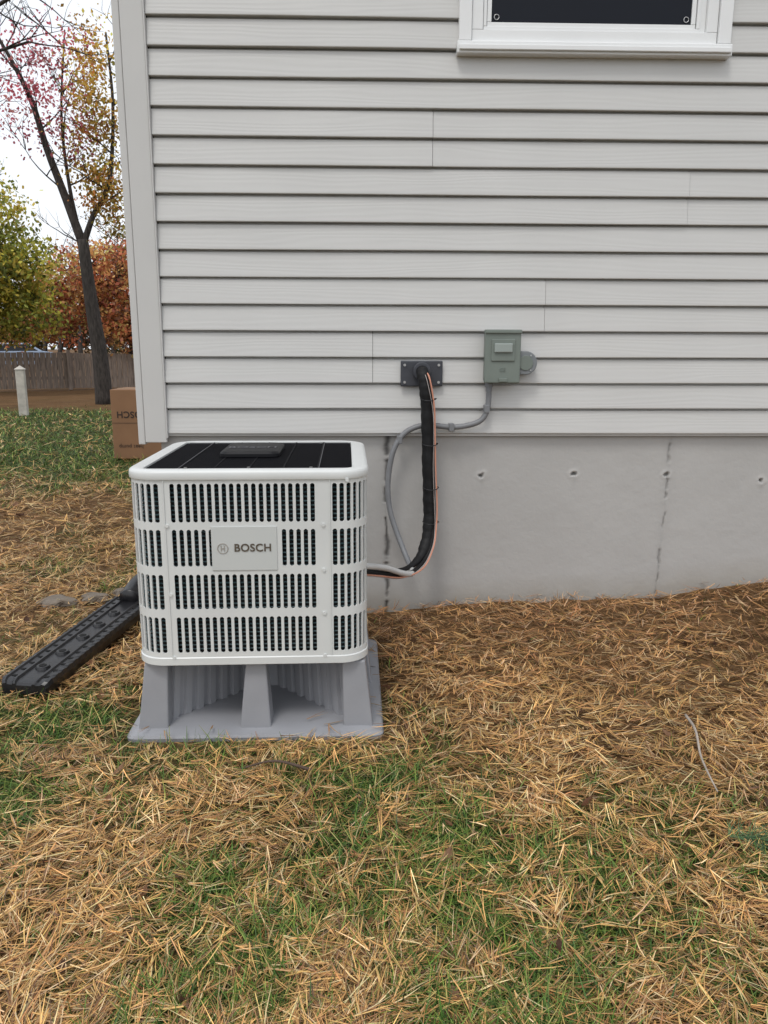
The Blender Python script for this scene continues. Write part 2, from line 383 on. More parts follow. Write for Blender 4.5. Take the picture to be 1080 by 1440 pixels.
def foundation():
    xs_=np.arange(-.93,2.9,.0055); zs=np.arange(-.2,.838,.0055); X,Z=np.meshgrid(xs_,zs)
    Y=np.full(X.shape,.020)+(fbm(X,Z,3,90)-.5)*.004+(fbm(X,Z,22,93)-.5)*.0018
    C=np.ones(X.shape+(3,))*np.array([.44,.433,.42])
    C*=(.975+.05*fbm(X,Z,2.2,95))[...,None]
    for hx,hz,dp in [(.551,.638,1),(.989,.644,1),(1.433,.643,.7),(1.887,.612,1),(2.33,.62,1)]:
        jx=(fbm(X,Z,40,int(hx*50))-.5)*.03; d=np.hypot(X-hx+jx,(Z-hz)*1.1+jx*.7)
        hole=np.clip(1-(d/.012)**2,0,1); Y+=.016*np.sqrt(hole)*dp; C*=(1-.62*dp*np.clip(hole*1.5,0,1))[...,None]
        rim=np.exp(-((d-.018)/.010)**2); Y-=.0022*rim; C*=(1+.10*rim)[...,None]
        C*=(1-.10*np.exp(-((X-hx-.004)/.010)**2)*np.clip(1-(hz-Z)/.09,0,1)*(Z<hz))[...,None]
    for cx,amp,st,wb in [(.109,.012,1.15,.0045),(1.440,.010,.55,.0026),(2.62,.01,.6,.003)]:
        path=cx+(fbm(Z*0+cx,Z,7,int(cx*31)+4)-.5)*amp*2+(fbm(Z*0+cx,Z,45,int(cx*31)+9)-.5)*.010-(.83-Z)*(.02 if cx>1 and cx<2 else 0)
        wd=wb+.006*np.clip(fbm(Z*0,Z,14,int(cx*9)+70)-.40,0,1)*4*st
        d=abs(X-path)/wd; cr=np.exp(-d**2)*np.clip((fbm(Z*0+1,Z,17,int(cx*7)+3)-.38)*9*st,.12,1)
        Y+=.009*cr; C*=(1-.72*min(st,1)*cr)[...,None]
        C*=(1-.05*np.exp(-((X-path)/.03)**2))[...,None]
    foot=np.clip((.12+np.interp(X,[.1,1.4,1.9],[0,.06,.13])-Z)/.10,0,1)*(.4+fbm(X,Z,8,77)); C*=(1-np.clip(foot,0,1)[...,None]*np.array([.14,.17,.22]))
    idx=np.arange(X.size).reshape(X.shape); F=np.stack([idx[:-1,:-1],idx[:-1,1:],idx[1:,1:],idx[1:,:-1]],-1).reshape(-1,4)
    np_quads('foundation_face',np.stack([X,Y,Z],-1).reshape(-1,3),F,C.reshape(-1,3),M_conc,house,True)
foundation()
M_conc2=mat('concrete_plain',(.41,.40,.385),.85,.06,4,.4,40)
box('foundation_body',-.93,8,.04,9.1,-.25,.838,M_conc2,house)
mesh_obj('roof',[(-1.4,-.4,5.87),(8.4,-.4,5.87),(8.4,9.5,5.87),(-1.4,9.5,5.87),(-1.4,4.5,8.4),(8.4,4.5,8.4)],[(0,1,5,4),(2,3,4,5),(0,4,3),(1,2,5),(0,3,2,1)],M_roof,house)
def window():
    z0,z1=2.415,3.76
    box('window_sill',.391,1.538,-.050,.0,z0,2.462,M_winwhite,house,.004)
    box('window_sill_lip',.398,1.531,-.062,-.052,z0+.010,z0+.030,M_winwhite,house,.003)
    for n,a,b in (('window_casing_l',.398,.450),('window_casing_r',1.478,1.531)):
        box(n,a,b,-.044,.0,2.464,z1-.07,M_winwhite,house,.003)
    box('window_head',.391,1.538,-.05,.0,z1-.068,z1,M_winwhite,house,.004)
    def frame(nm,x0,x1,za,zb_,t,y0,y1):
        box(nm+'_b',x0,x1,y0,y1,za,za+t,M_winwhite,house,.002); box(nm+'_t',x0,x1,y0,y1,zb_-t,zb_,M_winwhite,house,.002)
        box(nm+'_l',x0,x0+t,y0,y1,za+t+.0005,zb_-t-.0005,M_winwhite,house,.002); box(nm+'_r',x1-t,x1,y0,y1,za+t+.0005,zb_-t-.0005,M_winwhite,house,.002)
    frame('window_frame',.4525,1.4755,2.4645,z1-.0725,.045,-.030,.0)
    frame('window_sash',.500,1.405,2.5115,z1-.12,.014,-.020,.0)
    box('window_track',1.4055,1.430,-.014,.0,2.512,z1-.12,M_winwhite,house,.002)
    frame('window_screen_frame',.5165,1.388,2.526,z1-.14,.018,-.013,-.0)
    box('window_glass',.535,1.3695,-.006,-.001,2.545,z1-.159,M_scr,house)
    for x in (.556,1.349):
        V,F=tube_data([Vector((x+.010*math.cos(a),-.0095,2.564+.010*math.sin(a))) for a in np.linspace(0,2*math.pi,17)],.0016,6)
        mesh_obj('window_clip',V,F,M_steel,house,True)
window()
# ------------------------------------------------------------------ heat pump unit
unit=empty('heat_pump_condenser',(-.357,-.885,0),R(1.2))
def rrect(hx,hy,r,n=10):
    pts=[]
    for (cx,cy,a0) in ((hx-r,-hy+r,-90),(hx-r,hy-r,0),(-hx+r,hy-r,90),(-hx+r,-hy+r,180)):
        for i in range(n+1):
            a=R(a0+90*i/n); pts.append((cx+r*math.cos(a),cy+r*math.sin(a)))
    return pts
def loft(name,loops,mt,parent,cap0=False,cap1=False,smooth=True):
    V=[];F=[];n=len(loops[0][0])
    for pts,z in loops:
        for (x,y) in pts: V.append((x,y,z))
    for k in range(len(loops)-1):
        for i in range(n):
            a=k*n+i;b=k*n+(i+1)%n; F.append((a,b,b+n,a+n))
    if cap0: F.append(tuple(range(n-1,-1,-1)))
    if cap1: F.append(tuple((len(loops)-1)*n+i for i in range(n)))
    o=mesh_obj(name,V,F,mt,parent,False)
    if smooth:
        o.data.polygons.foreach_set('use_smooth',[True]*len(o.data.polygons)); 
        try: o.data.set_sharp_from_angle(angle=R(35))
        except Exception: pass
    return o
HX,HY,CR=.361,.372,.088
def side_pt(k,u):
    if k==0: return (u,-HY)
    if k==1: return (HX,u)
    if k==2: return (-u,HY)
    return (-HX,-u)
def corner_pt(k,t):
    c=((HX-CR,-HY+CR,-90),(HX-CR,HY-CR,0),(-HX+CR,HY-CR,90),(-HX+CR,-HY+CR,180))[k]
    a=R(c[2]+90*t); return (c[0]+CR*math.cos(a),c[1]+CR*math.sin(a))
lead=.026; arc=CR*math.pi/2
def around(k,d):
    hl=(HX if k%2==0 else HY)-CR
    if d<lead: return side_pt(k,hl-lead+d)
    if d<lead+arc: return corner_pt(k,(d-lead)/arc)
    hl2=(HY if k%2==0 else HX)-CR
    return side_pt((k+1)%4,-hl2+(d-lead-arc))
segs=[]
for k in range(4):
    hl=(HX if k%2==0 else HY)-CR
    a=-hl+lead; b=hl-lead
    segs.append((side_pt(k,a),0,None))
    s0=a+.018; s1=b-.036; n=20; p=(s1-s0)/n
    u=s0
    for i in range(n):
        segs.append((side_pt(k,u),1,(k,u+p*.3))); segs.append((side_pt(k,u+p*.60),0,None)); u+=p
    segs.append((side_pt(k,b),0,None))
    tot=lead*2+arc; m=8; st=.008; pc=(tot-2*st)/m; d=st
    for i in range(m):
        segs.append((around(k,d),2,None)); segs.append((around(k,d+pc*.32),2,None)); segs.append((around(k,d+pc*.64),0,None)); d+=pc
rows=[(.289,.406),(.431,.543),(.568,.684),(.706,.825)]
zb=[.257]; slotrow=[]
for a,b in rows:
    zb.append(a); slotrow.append(len(zb)-1); zb.append(b)
zb.append(.846)
V=[];F=[];N=len(segs)
for z in zb:
    for s in segs: V.append((s[0][0],s[0][1],z))
for j in range(len(zb)-1):
    for i in range(N):
        kind,info=segs[i][1],segs[i][2]; slot=kind>0 and j in slotrow
        if slot and kind==1 and info[0]==0 and j==slotrow[2] and -.112<info[1]<.088: slot=False
        a=j*N+i;b=j*N+(i+1)%N;c=b+N;d=a+N
        if not slot: F.append((a,b,c,d))
        elif kind==1:
            A,B=Vector(V[a]),Vector(V[b]); C_,D_=Vector(V[c]),Vector(V[d]); w_=(B-A); e=.0042
            ux=w_.normalized()*e; uz=Vector((0,0,e))
            for P,sx,sz in ((A,1,1),(B,-1,1),(C_,-1,-1),(D_,1,-1)):
                q=len(V); V.append(tuple(P)); V.append(tuple(P+ux*sx)); V.append(tuple(P+uz*sz))
                F.append((q,q+1,q+2) if sx*sz>0 else (q,q+2,q+1))
        elif kind==2:
            first=segs[(i+1)%N][1]==2
            A,B=Vector(V[a]),Vector(V[b]); C_,D_=Vector(V[c]),Vector(V[d]); ux=(B-A).normalized()*.0042; uz=Vector((0,0,.0042))
            for P,sx,sz in (((A,1,1),(D_,1,-1)) if first else ((B,-1,1),(C_,-1,-1))):
                q=len(V); V.append(tuple(P)); V.append(tuple(P+ux*sx)); V.append(tuple(P+uz*sz))
                F.append((q,q+1,q+2) if sx*sz>0 else (q,q+2,q+1))
body=mesh_obj('cabinet_louver',V,F,M_white,unit)
sm=body.modifiers.new('sol','SOLIDIFY'); sm.thickness=.005; sm.offset=-1
loft('cabinet_base_flange',[(rrect(HX-.02,HY-.02,CR-.01),.246),(rrect(HX-.004,HY-.004,CR),.246),(rrect(HX+.003,HY+.003,CR),.250),(rrect(HX+.003,HY+.003,CR),.272),(rrect(HX+.0005,HY+.0005,CR),.275)],M_white,unit)
loft('base_pan',[(rrect(.34,.35,.08),.242),(rrect(.34,.35,.08),.27)],M_dark,unit,True,True)
HL=.3665;HLY=.378
loft('lid_rim',[(rrect(HL-.012,HLY-.012,.085),.836),(rrect(HL-.001,HLY-.001,.095),.837),(rrect(HL,HLY,.095),.840),(rrect(HL,HLY,.095),.856),(rrect(HL-.002,HLY-.002,.094),.861),(rrect(HL-.006,HLY-.006,.092),.8645),(rrect(HL-.014,HLY-.014,.088),.867),
     (rrect(.320,.348,.034),.8672),(rrect(.316,.344,.030),.8655),(rrect(.315,.343,.029),.852),(rrect(.315,.343,.029),.835)],M_white,unit)
loft('lid_bottom_black',[(rrect(.316,.344,.03),.846),(rrect(.01,.01,.005),.846)],M_dark,unit)
V=[];F=[]
def addbox(x0,x1,y0,y1,z0,z1):
    b=len(V)
    for z in (z0,z1):
        for y in (y0,y1):
            for x in (x0,x1): V.append((x,y,z))
    for f in ((0,2,3,1),(4,5,7,6),(0,1,5,4),(2,6,7,3),(0,4,6,2),(1,3,7,5)): F.append(tuple(b+i for i in f))
nb=72
for i in range(nb):
    y=-.338+.676*i/(nb-1); addbox(-.313,.313,y-.0020,y+.0020,.855,.8615)
mesh_obj('fan_guard',V,F,M_blackgrill,unit)
V=[];F=[]
for x in (-.21,-.105,.0,.105,.21): addbox(x-.0025,x+.0025,-.341,.341,.8616,.8630)
mesh_obj('fan_guard_ribs',V,F,M_blackgrill,unit)
V=[];F=[]
for x in (-.212,.214): addbox(x-.0010,x+.0010,-.341,.341,.8631,.8640)
for y in (-.315,.31): addbox(-.31,.31,y-.0010,y+.0010,.8616,.8626)
mesh_obj('fan_guard_wires',V,F,M_grayline,unit)
cap=loft('fan_cap',[(rrect(.100,.135,.03),.864),(rrect(.100,.135,.03),.874),(rrect(.095,.13,.028),.880),(rrect(.085,.12,.022),.882)],M_cap,unit,False,True)
cap.location=(-.028,.055,0)
text('fan_cap_text','BOSCH',.05,(-.028,.03,.8832),(0,0,0),M_grayline,unit,.0006,.001)
for (x,y) in ((-.19,-.318),(.0,-.315),(.19,-.318),(-.2,0.31),(.2,.31)):
    cyl('lid_screw',(x,y,.864),.005,.004,'z',M_steel,unit,10)
for x,z in ((-.242,.697),(-.242,.48),(.227,.697),(.227,.555),(.227,.415),(-.242,.275),(.227,.275),(.30,.835)):
    cyl('cabinet_screw',(x,-HY-.002,z),.0055,.005,'y',M_white,unit,10)
for k,x in enumerate((-.2475,.2475)):
    box('panel_seam',x-.0014,x+.0014,-HY-.0035,-HY+.002,.277,.834,M_white,unit,.0008)
lab=box('badge_plate',-.112,.086,-HY-.0032,-HY-.0005,.556,.694,M_label,unit,.002)
text('badge_text','BOSCH',.0335,(.012,-HY-.0046,.626),(R(90),0,0),M_logo,unit,.0005,.0011)
V_,F_=tube_data([Vector((-.078+.0155*math.cos(a),-HY-.004,.626+.0155*math.sin(a))) for a in np.linspace(0,2*math.pi,25)],.0014,6); mesh_obj('badge_ring',V_,F_,M_logo2,unit)
box('badge_armature_bar',-.084,-.0815,-HY-.005,-HY-.0033,.617,.635,M_logo2,unit); box('badge_armature_bar',-.0745,-.072,-HY-.005,-HY-.0033,.617,.635,M_logo2,unit); box('badge_armature_bar',-.0815,-.0745,-HY-.005,-HY-.0033,.6245,.6275,M_logo2,unit)
loft('coil_core',[(rrect(.330,.341,.06),.258),(rrect(.330,.341,.06),.835)],M_dark,unit)
V=[];F=[]
ring=rrect(.3425,.3535,.07,6); n=len(ring)
z=.268
while z<.83:
    base=len(V)
    for (x,y) in ring:
        V.append((x,y,z-.0026)); V.append((x*1.008,y*1.008,z)); V.append((x,y,z+.0026))
    for i in range(n):
        a=base+i*3; b=base+((i+1)%n)*3
        F.append((a,b,b+1,a+1)); F.append((a+1,b+1,b+2,a+2))
    z+=.0135
mesh_obj('coil_tubes',V,F,M_coil,unit)
box('service_panel',HX+.0045,HX+.010,.17,.30,.30,.40,M_white,unit,.002)
# ------------------------------------------------------------------ stand
stand=empty('equipment_stand',(-.350,-.876,0),R(.6))
loft('base_plate',[(rrect(.407,.407,.03),-.01),(rrect(.409,.409,.03),.012),(rrect(.404,.404,.03),.020),(rrect(.390,.390,.03),.025),(rrect(.37,.37,.03),.032),(rrect(.2,.2,.03),.037)],M_stand,stand,False,True)
def leg(nm,x0,x1,y0,y1,tx0,tx1,ty0,ty1,z0=.022,z1=.243):
    v=[(x0,y0,z0),(x1,y0,z0),(x1,y1,z0),(x0,y1,z0),(tx0,ty0,z1),(tx1,ty0,z1),(tx1,ty1,z1),(tx0,ty1,z1)]
    o=mesh_obj(nm,v,[(0,3,2,1),(4,5,6,7),(0,1,5,4),(1,2,6,5),(2,3,7,6),(3,0,4,7)],M_stand,stand); bevel(o,.006,3)
    return o
for sx in (-1,1):
    for sy in (-1,1):
        xs2=sorted([sx*.375,sx*.280]); ys2=sorted([sy*.375,sy*.280]); tx=sorted([sx*.350,sx*.276]); ty=sorted([sy*.350,sy*.276])
        leg('corner_leg',xs2[0],xs2[1],ys2[0],ys2[1],tx[0],tx[1],ty[0],ty[1])
for k in range(4):
    o=leg('mid_leg',-.052,.048,-.378,-.285,-.030,.034,-.352,-.290); o.rotation_euler=(0,0,R(90*k))
def star():
    allp=[]
    for k in range(4):
        a=R(90*k); ca,sa=math.cos(a),math.sin(a)
        for (x,y) in [(-.285,-.315),(-.05,-.075),(.05,-.075),(.285,-.315)]: allp.append(Vector((x*ca-y*sa,x*sa+y*ca)))
    out=[]
    for i in range(len(allp)):
        a=allp[i]; b=allp[(i+1)%len(allp)]; d=b-a; L=d.length
        nrm=Vector((d.y,-d.x)).normalized(); m=max(1,int(L/.046))
        for j in range(m):
            for f,o_ in ((0,0),(.10,.011),(.55,.011),(.65,0)):
                out.append(a+d*((j+f)/m)+nrm*(o_ if L>.15 else 0))
    loops=[([(p.x*s,p.y*s) for p in out],z) for z,s in ((.02,1.02),(.05,1.0),(.243,.955))]
    loft('fluted_core',loops,M_stand,stand,False,True,False)
star()
loft('deck',[(rrect(.335,.335,.04),.2425),(rrect(.345,.345,.04),.2435),(rrect(.345,.345,.04),.2455)],M_stand,stand,True,True)
# ------------------------------------------------------------------ line set
ls=empty('refrigerant_line_set')
box('wall_plate',.168,.357,-.034,-.0195,1.054,1.168,M_plate,ls,.005)
cyl('plate_collar',(.262,-.045,1.122),.040,.03,'y',M_plate,ls,28,bw=.004)
for x in (.186,.339):
    for z in (1.073,1.149): cyl('plate_screw',(x,-.036,z),.006,.006,'y',M_steel,ls,10)
LP=[(.262,-.03,1.122),(.264,-.075,1.115),(.272,-.094,1.07),(.282,-.092,.98),(.289,-.085,.84),(.294,-.085,.68),(.300,-.088,.53),(.300,-.10,.43),(.285,-.13,.345),(.25,-.18,.290),(.19,-.26,.270),(.11,-.38,.290),(-.01,-.50,.33)]
tube('insulated_pipe',LP,.0275,M_ins,ls,16,8,wob=lambda i,r:(r*(1+.05*math.sin(i*1.9)+.04*math.sin(i*.7)))*(1 if i<66 else max(.36,1-(i-66)*.045)))
tube('small_pipe',[(p[0]+.020,p[1]-.012,p[2]) for p in LP[2:8]]+[(.30,-.155,.325),(.25,-.225,.270),(.18,-.33,.262),(.08,-.46,.300),(-.01,-.53,.335)],.0085,M_ins,ls,10)
CW=[(.276,-.085,1.125),(.292,-.122,1.09),(.314,-.118,.97),(.320,-.112,.85),(.325,-.112,.70),(.334,-.115,.53),(.331,-.13,.43),(.315,-.18,.345),(.265,-.25,.268),(.17,-.37,.262),(.06,-.50,.308),(-.01,-.55,.33)]
tube('copper_wire',CW,.0036,M_cu,ls,8)
tube('white_wire',[(p[0]-.009-.004*math.sin(i*1.7),p[1]-.004,p[2]-.004) for i,p in enumerate(CW)],.0014,M_whw,ls,8)
for z,x in ((1.0,.281),(.80,.291),(.60,.298),(.44,.300)):
    V_,F_=tube_data([Vector((x+.008+.036*math.cos(a),-.092+.036*math.sin(a),z+.004*math.cos(a*2))) for a in np.linspace(0,2*math.pi,21)],.0022,6); mesh_obj('cable_tie',V_,F_,M_blk,ls,True)
# ------------------------------------------------------------------ disconnect + conduit
db=empty('electrical_disconnect_box')
box('back_box',.541,.690,-.075,-.0195,1.080,1.288,M_box,db,.005)
box('cover',.536,.694,-.096,-.076,1.072,1.300,M_box,db,.006,3)
box('cover_hood',.534,.696,-.104,-.060,1.2865,1.304,M_box,db,.004)
box('cover_raised_panel',.563,.667,-.102,-.097,1.168,1.262,M_box,db,.004,2)
box('cover_handle',.575,.655,-.112,-.103,1.205,1.245,mat('handle_paint',(.30,.34,.32),.45,.05,10),db,.006,2)
box('cover_latch',.60,.636,-.106,-.097,1.078,1.094,M_box,db,.002)
text('cover_emboss','GE',.022,(.615,-.0972,1.13),(R(90),0,0),M_box,db,.0012)
cyl('hub_cover',(.722,-.05,1.160),.052,.045,'y',M_knob,db,36,bw=.004)
box('hub_body',.696,.724,-.072,-.028,1.108,1.212,M_knob,db,.004)
cyl('hub_disc',(.722,-.074,1.160),.033,.006,'y',M_box,db,30,bw=.002)
for zz in (1.128,1.192): cyl('hub_screw',(.744,-.0745,zz),.004,.004,'y',M_steel,db,8)
cyl('conduit_nut',(.566,-.045,1.066),.018,.028,'z',M_cond,db,8)
cyl('conduit_fitting',(.566,-.045,1.045),.0145,.024,'z',M_cond,db,16)
tube('flexible_conduit',[(.566,-.045,1.06),(.566,-.045,1.0),(.560,-.045,.945),(.532,-.045,.902),(.475,-.042,.880),(.40,-.040,.872),(.31,-.040,.880),(.245,-.042,.874),(.185,-.045,.842),(.140,-.052,.775),(.118,-.055,.68),(.112,-.060,.585),(.122,-.07,.49),(.150,-.09,.40),(.180,-.13,.325),(.205,-.19,.272),(.214,-.24,.258)],.0122,M_cond,db,14,wob=lambda i,r:r*(1+.05*(i%2)))
tube('light_conduit',[(.214,-.24,.258),(.207,-.30,.256),(.165,-.38,.283),(.098,-.47,.330),(.04,-.55,.362),(-.01,-.60,.38)],.0125,M_condl,db,14)
for x,z in ((.558,.955),(.40,.872),(.165,.815)):
    box('conduit_strap',x-.012,x+.012,-.060,-.0195,z-.018,z+.018,M_cond,db,.003)
# ------------------------------------------------------------------ black downspout trough
tr=empty('downspout_splash_block',(-1.140,-.50,0),R(-8))
def trough():
    L=.47; Wd=.092
    V=[];F=[]
    prof=[(-Wd,.0),(-Wd-.004,.030),(-Wd,.048),(-Wd+.014,.052),(-Wd+.020,.046),(-.052,.044),(-.046,.050),(-.038,.050),(-.032,.042),(.032,.042),(.038,.050),(.046,.050),(.052,.044),(Wd-.020,.046),(Wd-.014,.052),(Wd,.048),(Wd+.004,.030),(Wd,.0)]
    ysn=np.linspace(-L,L,90)
    for i,y in enumerate(ysn):
        e=min(1,(L-abs(y))/.03); s=.86+.14*math.sqrt(max(e,0)); rib=.003*((i//2)%2)
        for j,(x,z) in enumerate(prof):
            V.append((x*s,y,z*(.75+.25*math.sqrt(max(e,0)))+(rib if j in (1,2,15,16) else 0)+.018+ (y+L)*.01))
    m=len(prof)
    for i in range(len(ysn)-1):
        for j in range(m-1): a=i*m+j; F.append((a,a+m,a+m+1,a+1))
    F.append(tuple(range(m))); F.append(tuple((len(ysn)-1)*m+j for j in range(m-1,-1,-1)))
    o=mesh_obj('channel',V,F,M_blk,tr)
    bm=bmesh.new(); bm.from_mesh(o.data); bmesh.ops.recalc_face_normals(bm,faces=bm.faces); bm.to_mesh(o.data); bm.free()
    for y in (-.34,-.20,-.04,.10,.24):
        cyl('oval_boss',(0,y,.064+(y+L)*.01),.028,.012,'z',M_blk,tr,20,r2=.022); cyl('hole',(0,y,.0705+(y+L)*.01),.014,.0015,'z',M_blkhole,tr,16)
    for y in np.linspace(-.42,.42,16):
        for x in (-.062,.062): box('slot',x-.008,x+.008,y-.006,y+.006,.0625+(y+L)*.01,.0650+(y+L)*.01,M_blkhole,tr)
    box('end_cap',-.06,.06,.41,.50,.02,.116,M_blk,tr,.02,4)
    tube('end_elbow',[(0,.40,.08),(0,.50,.11),(.02,.57,.125),(.03,.62,.07)],.05,M_blk,tr,18)
trough()
def stone(nm,c,s):
    bm=bmesh.new(); bmesh.ops.create_icosphere(bm,subdivisions=3,radius=1)
    for v in bm.verts:
        n=.8+.35*math.sin(v.co.x*3+c[0]*9)*math.cos(v.co.y*4+c[1]*5)+random.uniform(-.04,.04); v.co=Vector((v.co.x*s[0]*n,v.co.y*s[1]*n,max(-.3,min(.8,v.co.z))*s[2]))
    me=bpy.data.meshes.new(nm); bm.to_mesh(me); bm.free(); me.materials.append(M_stone); o=bpy.data.objects.new(nm,me); o.location=c; link(o)
stone('flat_stone',(-1.50,.10,.0),(.10,.07,.033)); stone('flat_stone',(-1.33,.16,.0),(.09,.06,.03)); stone('flat_stone',(-1.20,.22,.0),(.08,.06,.04))
# ------------------------------------------------------------------ cardboard box
cb=empty('cardboard_box',(-2.30,5.42,0))
box('carton',-.5,.5,-.3,.3,.0,.77,M_card,cb,.008)
box('carton_tape',-.5015,.5015,-.03,.03,.768,.7725,mat('tape',(.38,.25,.14),.4),cb)
box('carton_flap_line',-.498,.498,-.3025,-.3005,.40,.404,M_cardink,cb)
text('carton_text','BOSCH',.10,(-.27,-.303,.50),(R(90),R(180),0),M_cardink,cb,.0008,.003)
text('carton_text_small','heat pump',.06,(-.30,-.303,.14),(R(90),R(180),0),M_cardink,cb,.0008)
# ------------------------------------------------------------------ post, fence
po=empty('wooden_post',(-6.33,11.05,0),R(12))
box('shaft',-.075,.075,-.075,.075,-.1,.83,M_post,po,.012)
mesh_obj('cap',[(-.09,-.09,.83),(.09,-.09,.83),(.09,.09,.83),(-.09,.09,.83),(0,0,.90)],[(0,1,4),(1,2,4),(2,3,4),(3,0,4),(3,2,1,0)],M_post,po)
def fence():
    fe=empty('wooden_fence'); V=[];F=[]
    A=Vector((-22,14.2)); B=Vector((2,24.6)); d=(B-A); L=d.length; u=d/L; nrm=Vector((u.y,-u.x))
    def board(s0,s1,o0,o1,z0,z1):
        b=len(V)
        for z in (z0,z1):
            for o_ in (o0,o1):
                for s in (s0,s1):
                    p=A+u*s+nrm*o_; V.append((p.x,p.y,z))
        for f in ((0,2,3,1),(4,5,7,6),(0,1,5,4),(2,6,7,3),(0,4,6,2),(1,3,7,5)): F.append(tuple(b+i for i in f))
    s=0
    while s<L:
        top=1.06+.03*math.sin(s*.6)+random.uniform(-.012,.012); board(s,s+.14,.0,.02+random.uniform(0,.008),.04,top); s+=.152
    s=0
    while s<L:
        board(s,s+.1,.03,.13,0,1.16); s+=2.4
    for z in (.3,.85): board(0,L,-.05,-.006,z,z+.09)
    mesh_obj('pickets',V,F,M_fence,fe)
fence()
# ------------------------------------------------------------------ trees
def leaves(name,blobs,parent,size,cols,wts,per=28,spread=.28,var=.3):
    P=[];CC=[]
    for (c,rd,n) in blobs:
        nc=max(1,n//per); d=rng.normal(size=(nc,3)); d/=np.linalg.norm(d,axis=1,keepdims=True); rr=rng.random((nc,1))**.45
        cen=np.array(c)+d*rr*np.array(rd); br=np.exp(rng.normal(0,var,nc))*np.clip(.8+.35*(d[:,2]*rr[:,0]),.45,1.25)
        ci=rng.choice(len(cols),nc,p=np.array(wts)/sum(wts))
        pp=np.repeat(cen,per,0)+rng.normal(0,spread,(nc*per,3))*np.array([1,1,.7]); P.append(pp)
        CC.append(np.array(cols)[ci].repeat(per,0)*br.repeat(per)[:,None]*np.exp(rng.normal(0,.2,(nc*per,1))))
    P=np.concatenate(P); C=np.clip(np.concatenate(CC),0,.85); n=len(P)
    a=rng.normal(size=(n,3)); a/=np.linalg.norm(a,axis=1,keepdims=True); b=np.cross(a,rng.normal(size=(n,3))); b/=np.linalg.norm(b,axis=1,keepdims=True)
    s=(size*rng.uniform(.6,1.3,n))[:,None]
    V=np.stack([P-a*s,P-b*s*.6,P+a*s,P+b*s*.6],1).reshape(-1,3); F=np.arange(n*4).reshape(-1,4)
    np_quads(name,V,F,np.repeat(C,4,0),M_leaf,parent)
def branches(V,F,p0,d,length,r,depth,seed):
    rd=random.Random(seed); p=Vector(p0); d=Vector(d).normalized(); n=6; pts=[p.copy()]
    for i in range(n):
        d=(d+Vector((rd.gauss(0,.13),rd.gauss(0,.13),rd.gauss(.03,.10)))).normalized(); p=p+d*length/n; pts.append(p.copy())
    tube_data(pts,[r*(1-.75*i/n) for i in range(n+1)],7 if r>.03 else 5,V,F)
    if depth>0:
        for j in range(rd.randint(3,4)):
            i=rd.randint(2,n); ax=Vector((rd.gauss(0,1),rd.gauss(0,1),rd.gauss(.25,.6))).normalized()
            branches(V,F,pts[i],(d*.8+ax*.8),length*rd.uniform(.45,.7),r*(1-.75*i/n)*.75+.003,depth-1,seed*7+j)
mt=empty('maple_tree'); V=[];F=[]
tp=catmull([(-5.84,14.1,-.1),(-5.86,14.1,1.0),(-5.95,14.05,2.2),(-6.02,14.0,3.5)],5); tube_data(tp,[.20-.09*i/len(tp) for i in range(len(tp))],12,V,F)
lb=catmull([(-6.02,14.0,3.4),(-6.3,14.0,4.3),(-6.62,14.0,5.3),(-6.85,14.0,6.2),(-7.2,14,7.0),(-7.6,14,7.7)],5); tube_data(lb,[.10-.078*i/len(lb) for i in range(len(lb))],9,V,F)
l2=catmull([(-6.01,14.0,3.4),(-5.75,14.0,4.0),(-5.4,14.1,4.7),(-5.25,14.2,6.2),(-5.3,14.2,7.6)],5); tube_data(l2,[.07-.052*i/len(l2) for i in range(len(l2))],9,V,F)
l3=catmull([(-6.02,14.0,3.3),(-6.25,14.1,4.6),(-6.3,14.1,6.0),(-6.1,14.1,7.6)],5); tube_data(l3,[.05-.038*i/len(l3) for i in range(len(l3))],9,V,F)
for i,p in enumerate(lb[6::3]+l2[6::3]+l3[5::3]):
    branches(V,F,p,(random.uniform(-1,1),random.uniform(-.6,.6),random.uniform(.2,1)),random.uniform(.9,1.8),.020,2,50+i)
mesh_obj('trunk_and_limbs',V,F,M_bark,mt,True)
PK=[(.80,.20,.26),(.68,.14,.18),(.82,.36,.34)]; GD=[(.70,.46,.10),(.60,.34,.07),(.45,.40,.09),(.62,.24,.08)]
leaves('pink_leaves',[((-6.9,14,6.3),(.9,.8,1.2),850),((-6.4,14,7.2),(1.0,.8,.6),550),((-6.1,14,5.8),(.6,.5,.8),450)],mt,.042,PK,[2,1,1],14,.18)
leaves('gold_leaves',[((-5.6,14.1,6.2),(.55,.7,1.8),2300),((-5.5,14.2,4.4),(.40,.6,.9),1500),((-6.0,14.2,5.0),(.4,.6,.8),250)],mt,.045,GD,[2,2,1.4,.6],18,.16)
yt=empty('birch_tree'); V=[];F=[]
tp=catmull([(-10.6,17.0,-.1),(-10.5,17,1.8),(-10.7,17,3.6),(-10.4,17,5.8)],5); tube_data(tp,[.18-.13*i/len(tp) for i in range(len(tp))],10,V,F)
for i,p in enumerate(tp[5:]): branches(V,F,p,(random.uniform(-1,1),random.uniform(-1,1),.5),1.8,.05,2,300+i)
mesh_obj('trunk_and_limbs',V,F,M_bark,yt,True)
YG=[(.50,.48,.08),(.64,.50,.09),(.32,.36,.07),(.76,.54,.11),(.17,.20,.05)]
leaves('crown_leaves',[((-10.0,17,4.2),(1.6,1.5,1.5),6000),((-9.0,17,3.2),(1.1,1.2,1.0),4200),((-10.2,17,5.5),(1.1,1.2,.7),1500),((-9.4,17.2,2.1),(1.7,1.2,.8),4200)],yt,.065,YG,[3,2.2,2.2,1,1.1],24,.22)
rt=empty('red_maple_tree'); V=[];F=[]
